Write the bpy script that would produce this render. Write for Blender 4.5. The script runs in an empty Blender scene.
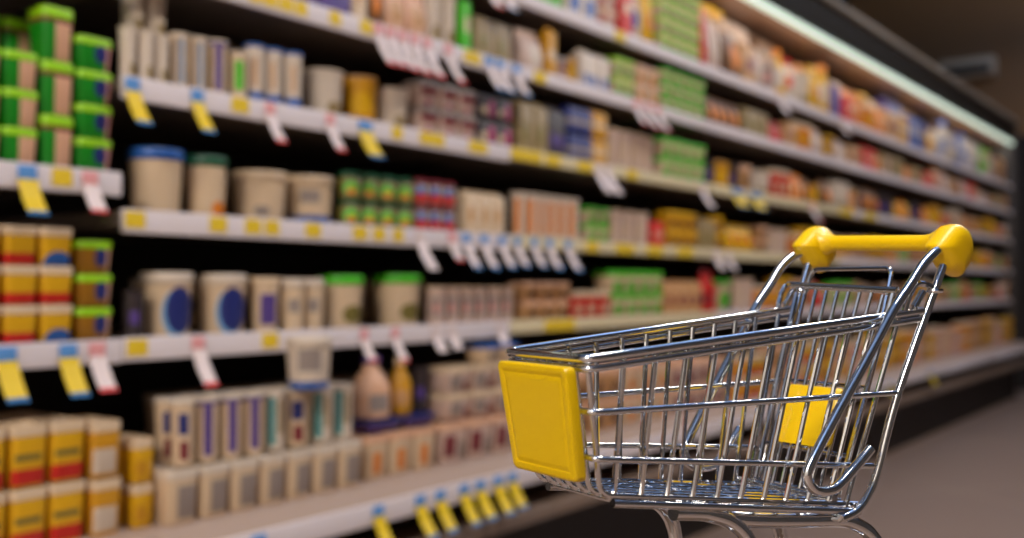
import bpy, bmesh, math, random
from mathutils import Vector, Matrix

scene = bpy.context.scene
COL = scene.collection
R = math.radians
random.seed(7)

# ------------------------------------------------------------------ view
FPX, CXP, HOR = 1024.0, 512.0, 287.0
YAW = math.atan(758 / 1024)                 # the shelves run along +Y, the camera is turned left from them
CAM_H = 0.91
SPAN = 2.1
D = SPAN * math.cos(YAW)                    # distance camera line -> shelf front plane (x = -D)
SN, CS = math.sin(YAW), math.cos(YAW)

cam_data = bpy.data.cameras.new('camera')
cam = bpy.data.objects.new('camera', cam_data)
COL.objects.link(cam)
cam.location = (0, 0, CAM_H)
cam.rotation_euler = (R(90), 0, YAW)
cam_data.sensor_width = 36
cam_data.lens = 36
cam_data.shift_y = 18 / 1024
cam_data.clip_start = 0.02
cam_data.dof.use_dof = True
cam_data.dof.focus_distance = 0.592
cam_data.dof.aperture_fstop = 4.4
cam_data.dof.aperture_blades = 0
scene.camera = cam

scene.view_settings.view_transform = 'Standard'
scene.view_settings.look = 'None'
scene.view_settings.gamma = 1
scene.view_settings.exposure = 0.0
scene.view_settings.use_curve_mapping = False


def along(px, out=0.0):
    """distance along the shelves (world Y) of a spot on the plane x = -(D - out) seen at column px"""
    t = (px - CXP) / FPX
    s = (D - out) / (SN - t * CS)
    return (t * SN + CS) * s


# ------------------------------------------------------------------ materials
MATS = {}


def lin(c):
    return tuple(((v / 255) / 12.92 if v / 255 <= 0.04045 else ((v / 255 + 0.055) / 1.055) ** 2.4) for v in c) + (1,)


def mat(name, rgb, rough=0.45, metal=0.0, marks=(), noise=0.0, emit=None, spec=0.5):
    """procedural material; marks = printed shapes on the front (generated coordinates 0..1)"""
    key = (name, rgb, rough, metal, tuple(marks), noise)
    if key in MATS:
        return MATS[key]
    m = bpy.data.materials.new(name)
    m.use_nodes = True
    nt = m.node_tree
    b = nt.nodes['Principled BSDF']
    b.inputs['Roughness'].default_value = rough
    b.inputs['Metallic'].default_value = metal
    b.inputs['Specular IOR Level'].default_value = spec
    b.inputs['Base Color'].default_value = lin(rgb)
    last = None

    def math_node(op, a, bb=None, c=None):
        n = nt.nodes.new('ShaderNodeMath')
        n.operation = op
        for i, v in enumerate((a, bb, c)):
            if v is None:
                continue
            if isinstance(v, (int, float)):
                n.inputs[i].default_value = v
            else:
                nt.links.new(v, n.inputs[i])
        return n.outputs[0]

    if marks or noise:
        tc = nt.nodes.new('ShaderNodeTexCoord')
        sep = nt.nodes.new('ShaderNodeSeparateXYZ')
        nt.links.new(tc.outputs['Generated'], sep.inputs[0])
        X, Y, Z = sep.outputs
        col = nt.nodes.new('ShaderNodeRGB')
        col.outputs[0].default_value = lin(rgb)
        last = col.outputs[0]
        if noise:
            nz = nt.nodes.new('ShaderNodeTexNoise')
            nz.inputs['Scale'].default_value = 9
            nt.links.new(tc.outputs['Object'], nz.inputs['Vector'])
            mx = nt.nodes.new('ShaderNodeMix')
            mx.data_type = 'RGBA'
            mx.blend_type = 'MULTIPLY'
            mx.inputs[0].default_value = noise
            nt.links.new(last, mx.inputs[6])
            nt.links.new(nz.outputs['Fac'], mx.inputs[7])
            last = mx.outputs[2]
        for mk in marks:
            kind, y0, y1, z0, z1, c = mk
            cy, cz, ry, rz = (y0 + y1) / 2, (z0 + z1) / 2, max((y1 - y0) / 2, .001), max((z1 - z0) / 2, .001)
            dy = math_node('DIVIDE', math_node('ABSOLUTE', math_node('SUBTRACT', Y, cy)), ry)
            dz = math_node('DIVIDE', math_node('ABSOLUTE', math_node('SUBTRACT', Z, cz)), rz)
            if kind == 'oval':
                d = math_node('ADD', math_node('MULTIPLY', dy, dy), math_node('MULTIPLY', dz, dz))
            else:
                d = math_node('MAXIMUM', dy, dz)
            mask = math_node('LESS_THAN', d, 1.0)
            if kind != 'ring':
                mask = math_node('MULTIPLY', mask, math_node('GREATER_THAN', X, 0.45))
            mx = nt.nodes.new('ShaderNodeMix')
            mx.data_type = 'RGBA'
            nt.links.new(mask, mx.inputs[0])
            nt.links.new(last, mx.inputs[6])
            mx.inputs[7].default_value = lin(c)
            last = mx.outputs[2]
        nt.links.new(last, b.inputs['Base Color'])
    if emit:
        b.inputs['Emission Color'].default_value = lin(rgb)
        b.inputs['Emission Strength'].default_value = emit
    MATS[key] = m
    return m


CHROME = mat('polished_chrome', (226, 228, 230), 0.07, 1.0)
YEL = mat('yellow_plastic', (226, 186, 2), 0.32)
YEL2 = mat('yellow_handle_plastic', (244, 198, 6), 0.30)
BLACK_RUB = mat('black_rubber', (28, 28, 28), 0.7)
GREY_PL = mat('grey_caster_plastic', (120, 122, 124), 0.4)
WHITE_RAIL = mat('white_price_rail', (226, 214, 214), 0.4)
CREAM_RAIL = mat('cream_price_rail', (222, 206, 166), 0.4)
SHELF_M = mat('dark_brown_grey_shelf', (112, 98, 88), 0.55)
CASE_DARK = mat('dark_cabinet_lining', (38, 32, 29), 0.6)
KICK = mat('dark_kick_plate', (34, 28, 26), 0.55)
BUMP = mat('tan_bumper', (128, 108, 94), 0.45)
LEDGE = mat('beige_deck_ledge', (172, 148, 132), 0.5)
FASCIA = mat('brown_canopy_fascia', (24, 18, 13), 0.6, spec=.15)
CORN = mat('grey_brown_cornice', (150, 136, 118), 0.45)
LAMP = mat('lit_lamp_tube', (222, 240, 222), 0.4, emit=.95)
LABEL_Y = mat('yellow_shelf_label', (232, 196, 40), 0.5)
T_YEL = mat('yellow_tag_card', (226, 190, 4), 0.5)
T_BLUE = mat('blue_tag_edge', (92, 148, 210), 0.5)
T_DBLUE = mat('deep_blue_tag_edge', (36, 106, 160), 0.5)
T_WHITE = mat('white_tag_card', (226, 206, 200), 0.5)
T_RED = mat('red_tag_edge', (214, 60, 56), 0.5)
T_PINK = mat('pink_tag_clip', (232, 160, 158), 0.5)


# ------------------------------------------------------------------ mesh helpers
def link(o, parent=None):
    COL.objects.link(o)
    if parent:
        o.parent = parent
    return o


def mesh_obj(name, bm, mats, parent=None, smooth=True):
    me = bpy.data.meshes.new(name)
    bmesh.ops.recalc_face_normals(bm, faces=bm.faces)
    bm.to_mesh(me)
    bm.free()
    for m in (mats if isinstance(mats, (list, tuple)) else [mats]):
        me.materials.append(m)
    if smooth:
        for p in me.polygons:
            p.use_smooth = True
        try:
            me.set_sharp_from_angle(angle=R(38))
        except Exception:
            pass
    return link(bpy.data.objects.new(name, me), parent)


def empty(name, loc=(0, 0, 0), rz=0.0):
    o = bpy.data.objects.new(name, None)
    o.empty_display_size = 0.05
    COL.objects.link(o)
    o.location = loc
    o.rotation_euler = (0, 0, rz)
    return o


LABELS = {}


def tag(o, label, cat, group=None, kind=None):
    n = len(label.replace(',', ' ').split())
    assert 4 <= n <= 16, (n, label)
    assert label.lower() not in LABELS, label
    LABELS[label.lower()] = o.name
    o['label'] = label
    o['category'] = cat
    if group:
        o['group'] = group
    if kind:
        o['kind'] = kind
    return o


def box(bm, x0, x1, y0, y1, z0, z1, mi=0, bev=0.0):
    vs = [bm.verts.new((x, y, z)) for x in (x0, x1) for y in (y0, y1) for z in (z0, z1)]
    fs = []
    for q in ((0, 1, 3, 2), (4, 6, 7, 5), (0, 4, 5, 1), (2, 3, 7, 6), (0, 2, 6, 4), (1, 5, 7, 3)):
        f = bm.faces.new([vs[i] for i in q])
        f.material_index = mi
        fs.append(f)
    if bev:
        es = list({e for f in fs for e in f.edges})
        r = bmesh.ops.bevel(bm, geom=es, offset=bev, segments=2, affect='EDGES', profile=0.6)
        for f in r['faces']:
            f.material_index = mi
    return fs


def box_obj(name, dims, m, parent=None, bev=0.0):
    bm = bmesh.new()
    box(bm, *dims, bev=bev)
    return mesh_obj(name, bm, m, parent)


def ring(hx, hy, r, n):
    """rounded rectangle outline; n points a corner"""
    r = min(r, hx, hy)
    pts = []
    for cx, cy, a0 in ((hx - r, hy - r, 0), (-hx + r, hy - r, 90), (-hx + r, -hy + r, 180), (hx - r, -hy + r, 270)):
        for i in range(n):
            a = R(a0 + 90 * i / max(n - 1, 1) if n > 1 else a0 + 45)
            pts.append((cx + r * math.cos(a), cy + r * math.sin(a)))
    out = []
    for p in pts:
        if not out or (abs(p[0] - out[-1][0]) + abs(p[1] - out[-1][1])) > 1e-6:
            out.append(p)
    if len(out) > 1 and abs(out[0][0] - out[-1][0]) + abs(out[0][1] - out[-1][1]) < 1e-6:
        out.pop()
    return out


def loft(bm, secs, n=4, mi=0, mis=None):
    """secs: (z, half_x, half_y, corner_radius) from bottom to top"""
    prev, first = None, None
    for k, (z, hx, hy, r) in enumerate(secs):
        rg = [bm.verts.new((x, y, z)) for x, y in ring(hx, hy, r, n)]
        if prev and len(prev) == len(rg):
            for i in range(len(rg)):
                f = bm.faces.new((prev[i], prev[(i + 1) % len(rg)], rg[(i + 1) % len(rg)], rg[i]))
                f.material_index = mis[k - 1] if mis else mi
        if first is None:
            first = rg
        prev = rg
    bm.faces.new(first[::-1]).material_index = mis[0] if mis else mi
    bm.faces.new(prev).material_index = mis[-1] if mis else mi


def fillet(pts, rad, n=5):
    """round the inner corners of a polyline"""
    pts = [Vector(p) for p in pts]
    out = [pts[0]]
    for i in range(1, len(pts) - 1):
        a, b, c = pts[i - 1], pts[i], pts[i + 1]
        d1, d2 = (a - b), (c - b)
        l = min(rad[i] if isinstance(rad, (list, tuple)) else rad, d1.length * .49, d2.length * .49)
        p0, p1 = b + d1.normalized() * l, b + d2.normalized() * l
        for k in range(n + 1):
            t = k / n
            out.append(p0 * (1 - t) ** 2 + b * 2 * t * (1 - t) + p1 * t * t)
    out.append(pts[-1])
    return out


def spline(pts, n=6):
    """smooth curve through the points"""
    pts = [Vector(p) for p in pts]
    q = [pts[0] * 2 - pts[1]] + pts + [pts[-1] * 2 - pts[-2]]
    out = []
    for i in range(1, len(q) - 2):
        for k in range(n):
            t = k / n
            a, b, c, d = q[i - 1], q[i], q[i + 1], q[i + 2]
            out.append(.5 * ((2 * b) + (c - a) * t + (2 * a - 5 * b + 4 * c - d) * t * t + (3 * b - a - 3 * c + d) * t ** 3))
    out.append(pts[-1])
    return out


def tube(bm, pts, r, n=10, closed=False, mi=0):
    pts = [Vector(p) for p in pts]
    m = len(pts)
    tang = []
    for i in range(m):
        a = pts[(i - 1) % m] if (closed or i) else pts[0]
        b = pts[(i + 1) % m] if (closed or i < m - 1) else pts[-1]
        tang.append((b - a).normalized())
    up = Vector((0, 0, 1)) if abs(tang[0].z) < .9 else Vector((0, 1, 0))
    nrm = (up - tang[0] * up.dot(tang[0])).normalized()
    rings = []
    for i in range(m):
        nrm = (nrm - tang[i] * nrm.dot(tang[i])).normalized()
        bn = tang[i].cross(nrm)
        rings.append([bm.verts.new(pts[i] + (nrm * math.cos(2 * math.pi * k / n) + bn * math.sin(2 * math.pi * k / n)) * r) for k in range(n)])
    for i in range(m if closed else m - 1):
        A, B = rings[i], rings[(i + 1) % m]
        for k in range(n):
            bm.faces.new((A[k], A[(k + 1) % n], B[(k + 1) % n], B[k])).material_index = mi
    if not closed:
        bm.faces.new(rings[0][::-1]).material_index = mi
        bm.faces.new(rings[-1]).material_index = mi


# ------------------------------------------------------------------ the setting
def structure(o, label, cat):
    return tag(o, label, cat, kind='structure')


FLOOR_M = mat('brown_grey_floor_tiles', (140, 120, 108), 0.38, noise=0.25)
nt = FLOOR_M.node_tree
bs = nt.nodes['Principled BSDF']
tcn = nt.nodes.new('ShaderNodeTexCoord')
brick = nt.nodes.new('ShaderNodeTexBrick')
brick.offset = 0
brick.inputs['Scale'].default_value = 1.0
brick.inputs['Mortar Size'].default_value = 0.004
brick.inputs['Brick Width'].default_value = 1.2
brick.inputs['Row Height'].default_value = 1.2
brick.inputs['Color1'].default_value = lin((144, 122, 109))
brick.inputs['Color2'].default_value = lin((140, 119, 107))
brick.inputs['Mortar'].default_value = lin((178, 158, 142))
mapn = nt.nodes.new('ShaderNodeMapping')
mapn.inputs['Rotation'].default_value = (0, 0, YAW)
mapn.inputs['Location'].default_value = (0.2, 0.35, 0)
nt.links.new(tcn.outputs['Object'], mapn.inputs['Vector'])
nt.links.new(mapn.outputs[0], brick.inputs['Vector'])
nt.links.new(brick.outputs['Color'], bs.inputs['Base Color'])

structure(box_obj('floor', (-3.4, 3.2, -3.2, 12.0, -0.1, 0.0), FLOOR_M), 'brown grey shop floor of the aisle', 'floor')
structure(box_obj('wall_back', (-3.4, 3.2, 10.0, 10.2, 0, 3.9), mat('dark_brown_wall', (150, 112, 74), 0.7)), 'dark brown end wall beyond the chilled cabinets', 'wall')
structure(box_obj('wall_left', (-3.4, -3.3, -3.2, 10.0, 0, 3.9), mat('dark_side_wall', (60, 52, 46), 0.7)), 'dark wall behind the chilled cabinets', 'wall')
structure(box_obj('wall_right', (3.1, 3.2, -3.2, 10.0, 0, 3.9), mat('dark_far_side', (84, 78, 74), 0.7)), 'unseen wall across the aisle, kept dark for the chrome', 'wall')  # unseen wall, its dark tone set to give the chrome black edges
structure(box_obj('wall_front', (-3.4, 3.2, -3.3, -3.2, 0, 3.9), mat('pale_reflector_wall', (214, 208, 200), 0.7)), 'unseen pale wall added behind the photographer to brighten the chrome', 'wall')  # unseen wall added as a pale reflector for the chrome wires
structure(box_obj('trim_1', (-3.3, 3.1, 9.97, 9.999, 0, 2.25), mat('black_brown_sheet', (40, 31, 26), 0.6)), 'black brown sheet added over the foot of the end wall', 'trim')  # added sheet that makes the lower end wall darker
structure(box_obj('ceiling', (-3.4, 3.2, -3.2, 10.2, 3.9, 4.0), mat('blue_reflection_ceiling', (128, 156, 200), 0.8)), 'unseen aisle ceiling coloured blue for the chrome to reflect', 'ceiling')  # unseen ceiling, blue invented so the chrome tops reflect blue

# ------------------------------------------------------------------ lamps of the aisle (suspended strip lights)
ORD = ['first', 'second', 'third', 'fourth', 'fifth', 'sixth', 'seventh', 'eighth', 'ninth', 'tenth', 'eleventh', 'twelfth',
       'thirteenth', 'fourteenth', 'fifteenth', 'sixteenth', 'seventeenth', 'eighteenth', 'nineteenth', 'twentieth']
LAMP_X = -0.05
for i, (ly, lw) in enumerate(((-2.2, 130), (0.9, 33), (3.4, 38), (5.9, 25), (8.4, 17))):  # first lamp added behind the camera to brighten front wall and trolley panel
    root = empty('strip_light', (LAMP_X, ly, 3.06))
    tag(root, f'{ORD[i]} unseen white strip light hanging over the aisle', 'lamp', 'strip lights over the aisle')
    bm = bmesh.new()
    box(bm, -.09, .09, -.85, .85, 0.005, .06, bev=.01)
    mesh_obj('housing', bm, mat('white_lamp_housing', (220, 220, 220), .5), root)
    for yy in (-.6, .6):
        bm = bmesh.new()
        tube(bm, [(0, yy, .06), (0, yy, .84)], .006, 6)
        mesh_obj('suspension_rod', bm, CHROME, root)
    ld = bpy.data.lights.new('strip_light_glow', 'AREA')
    ld.shape = 'RECTANGLE'
    ld.size, ld.size_y = .16, 1.7
    ld.energy = lw
    ld.color = (1.0, .90, .78)
    lo = bpy.data.objects.new('strip_light_glow', ld)
    link(lo, root)
    ld2 = bpy.data.lights.new('added_ceiling_uplight', 'AREA')
    ld2.shape = 'RECTANGLE'
    ld2.size, ld2.size_y = .12, 1.6
    ld2.energy = 36  # added uplight, brightens the ceiling mirrored in the chrome
    ld2.color = (.86, .92, 1.0)
    lo2 = bpy.data.objects.new('added_ceiling_uplight', ld2)
    link(lo2, root)
    lo2.location = (0, 0, .07)
    lo2.rotation_euler = (R(180), 0, 0)

w = bpy.data.worlds.new('world')
w.use_nodes = True
w.node_tree.nodes['Background'].inputs[0].default_value = (.02, .025, .035, 1)
w.node_tree.nodes['Background'].inputs[1].default_value = 1.0
scene.world = w

# ------------------------------------------------------------------ chilled cabinets
Z_S2, Z_S3, Z_S4, Z_S5, Z_S6, Z_DECK = 1.72, 1.513, 1.28, 1.034, 0.797, 0.468
RH = .044                                            # height of a price rail
BAYS = [(-.2, 1.083)]
for _l in (1.19, 1.31, 1.38, 1.38, 1.38, 1.39):
    BAYS.append((BAYS[-1][1], BAYS[-1][1] + _l))
BAYNAME = ['nearest cabinet', 'second cabinet', 'third cabinet', 'fourth cabinet', 'fifth cabinet', 'sixth cabinet', 'last cabinet']
SHELF_Z = {0: [1.465, 1.10, 0.795]}
for b in range(1, 7):
    SHELF_Z[b] = [Z_S2, Z_S3, Z_S4, Z_S5, Z_S6]
BACK = -D - .62
cabinets = []
for b, (y0, y1) in enumerate(BAYS):
    root = empty('chilled_cabinet', (-D, y0, 0))
    L = y1 - y0
    lab = ['open chilled dairy cabinet nearest the camera with green and yellow tubs',
           'open chilled dairy cabinet with cream buckets, just past the green tubs',
           'open chilled dairy cabinet directly behind the front of the trolley basket',
           'open chilled cabinet behind the rear half of the trolley basket',
           'open chilled cabinet behind the yellow trolley handle',
           'open chilled cabinet, last but one before the dark end wall',
           'open chilled cabinet at the far end by the dark wall'][b]
    tag(root, lab, 'cabinet', 'chilled cabinets along the aisle')
    g = .0015
    a0, a1 = g, L - g
    box_obj('back_panel', (-.66, -.62, a0, a1, .05, 2.24), CASE_DARK, root)
    # base: recessed plinth, kick panel, bumper, deck
    box_obj('kick_panel', (-.62, .0, a0, a1, 0.0, .40), KICK, root)
    bm = bmesh.new()
    box(bm, .0, .155, a0, a1, .295, .335, bev=.012)
    mesh_obj('bumper', bm, BUMP, root)
    bm = bmesh.new()
    dprof = [(-.62, .40), (.15, .40), (.15, Z_DECK - .022), (.085, Z_DECK), (-.62, Z_DECK)]
    va = [bm.verts.new((x, a0, z)) for x, z in dprof]
    vb = [bm.verts.new((x, a1, z)) for x, z in dprof]
    for i in range(5):
        j = (i + 1) % 5
        bm.faces.new((va[i], va[j], vb[j], vb[i]))
    bm.faces.new(va[::-1])
    bm.faces.new(vb)
    dk = mesh_obj('deck', bm, LEDGE, root, smooth=False)
    bm = bmesh.new()
    box(bm, .15, .162, a0, a1, Z_DECK - .064, Z_DECK - .018, bev=.003)
    mesh_obj('price_rail', bm, WHITE_RAIL, dk)
    # canopy
    bm = bmesh.new()
    prof = [(-.62, 2.24), (.01, 2.24), (.03, 2.215), (.02, 2.11), (-.02, 2.085), (-.62, 2.085)]
    va = [bm.verts.new((x, a0, z)) for x, z in prof]
    vb = [bm.verts.new((x, a1, z)) for x, z in prof]
    for i in range(len(prof)):
        j = (i + 1) % len(prof)
        bm.faces.new((va[i], va[j], vb[j], vb[i]))
    bm.faces.new(va[::-1])
    bm.faces.new(vb)
    cn = mesh_obj('canopy', bm, FASCIA, root)
    bm = bmesh.new()
    box(bm, .0, .05, a0, a1, 2.235, 2.262, bev=.006)
    mesh_obj('cornice', bm, CORN, cn)
    bm = bmesh.new()
    tube(bm, [(.0, a0 + .01, 2.076), (.0, a1 - .01, 2.076)], .0155, 12)
    mesh_obj('lamp_tube', bm, LAMP, cn)
    bm = bmesh.new()
    box(bm, -.615, -.03, a0, a1, 2.079, 2.0845)
    mesh_obj('soffit', bm, mat('warm_brown_soffit', (120, 88, 68), .5), cn)
    ld = bpy.data.lights.new('canopy_lamp_glow', 'AREA')
    ld.shape = 'RECTANGLE'
    ld.size, ld.size_y = .02, L - .06
    ld.energy = 1.5
    ld.color = (1.0, .95, .84)
    lo = link(bpy.data.objects.new('canopy_lamp_glow', ld), root)
    lo.location = (-.02, L / 2, 2.055)
    lo.rotation_euler = (0, R(68), 0)
    # shelves
    for k, z in enumerate(SHELF_Z[b]):
        bm = bmesh.new()
        box(bm, -.62, -.012, a0, a1, z - .008, z + .017)
        sh = mesh_obj('shelf', bm, SHELF_M, root)
        bm = bmesh.new()
        ra = a0 + (.0 if b else 0)
        rh = RH if b < 2 else RH * .84
        box(bm, -.012, .0, ra, a1, z + RH / 2 - .002 - rh, z + RH / 2 - .002, bev=.003)
        cream = (b == 2 and z in (Z_S5, Z_S6, Z_S4)) or (b == 3 and z in (Z_S5, Z_S4))
        mesh_obj('price_rail', bm, CREAM_RAIL if cream else WHITE_RAIL, sh)
        for yy in (a0 + .03, a1 - .03):
            bm = bmesh.new()
            vs = [(-.60, yy, z - .0085), (-.60, yy, z - .07), (-.25, yy, z - .0085)]
            A = [bm.verts.new((x, y - .004, zz)) for x, y, zz in vs]
            B = [bm.verts.new((x, y + .004, zz)) for x, y, zz in vs]
            bm.faces.new(A); bm.faces.new(B[::-1])
            for i in range(3):
                j = (i + 1) % 3
                bm.faces.new((A[i], B[i], B[j], A[j]))
            mesh_obj('bracket', bm, CASE_DARK, sh)
    cabinets.append(root)

# end panel closing the last cabinet
for nm, yy, lab in (('end_panel', BAYS[-1][1], 'dark end panel closing the far end of the cabinets'),):
    bm = bmesh.new()
    box(bm, -.66, .03, 1.39 + .0005, 1.39 + .045, 0, 2.262, bev=.006)
    mesh_obj(nm, bm, mat('dark_end_panel', (58, 48, 42), .5), cabinets[-1])


def at_bay(y):
    for b, (y0, y1) in enumerate(BAYS):
        if y0 <= y < y1:
            return b
    return 6


# yellow labels slid into the rails (sub-parts of the shelf)
def rail_label(px, z, wpx=14):
    y = along(px)
    b = at_bay(y)
    root = cabinets[b]
    ks = [i for i, q in enumerate(SHELF_Z[b]) if abs(q - z) < .04]
    if not ks:
        return
    shelf = [c for c in root.children if c.name.split('.')[0] == 'shelf'][ks[0]]
    z = SHELF_Z[b][ks[0]]
    hw = (along(px + wpx / 2) - along(px - wpx / 2)) / 2
    yy = min(max(y - BAYS[b][0], hw + .004), BAYS[b][1] - BAYS[b][0] - hw - .004)
    bm = bmesh.new()
    box(bm, .0002, .0018, yy - hw, yy + hw, z - .014, z + .016)
    mesh_obj('price_label', bm, LABEL_Y, shelf)


for px, z, wp in ((62, 1.10, 20), (137, Z_S6, 20), (270, Z_S6, 16), (128, Z_S5, 20), (218, Z_S5, 17), (253, Z_S5, 16), (272, Z_S5, 14),
                  (313, Z_S5, 15), (360, Z_S5, 14), (379, Z_S5, 12), (398, Z_S5, 10), (240, Z_S4, 17), (397, Z_S4, 10), (432, Z_S4, 24),
                  (478, Z_S4, 18), (522, Z_S4, 30), (553, Z_S4, 14), (585, Z_S4, 14), (632, Z_S4, 10), (255, Z_S3, 12), (270, Z_S3, 14), (286, Z_S3, 14),
                  (301, Z_S3, 12), (335, Z_S3, 11), (366, Z_S3, 12), (472, Z_S3, 16), (540, Z_S3, 12), (592, Z_S5, 12),
                  (625, Z_S5, 18), (655, Z_S5, 16), (685, Z_S5, 16), (620, Z_S2, 10), (560, Z_S6, 30), (840, Z_S4, 14), (870, Z_S4, 12)):
    rail_label(px, z, wp)

# ------------------------------------------------------------------ products
CC = {  # plain colours used by products
    'cream': (214, 186, 152), 'white': (212, 194, 174), 'pale': (206, 176, 160), 'lime': (150, 206, 20), 'green': (14, 132, 22),
    'yellow': (222, 168, 14), 'gold': (206, 146, 26), 'orange': (226, 128, 34), 'red': (206, 34, 26), 'maroon': (120, 36, 46),
    'blue': (38, 92, 168), 'navy': (34, 44, 110), 'sky': (120, 170, 210), 'teal': (70, 140, 140), 'purple': (84, 62, 130),
    'brown': (112, 74, 44), 'olive': (120, 108, 50), 'grey': (150, 136, 128), 'dark': (54, 44, 46), 'tan': (196, 146, 96),
    'pink': (214, 150, 140), 'magenta': (170, 30, 100), 'bright': (70, 184, 22), 'dgreen': (28, 84, 56), 'amber': (150, 100, 12),
    'khaki': (150, 126, 84), 'peach': (220, 170, 136),
}
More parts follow.
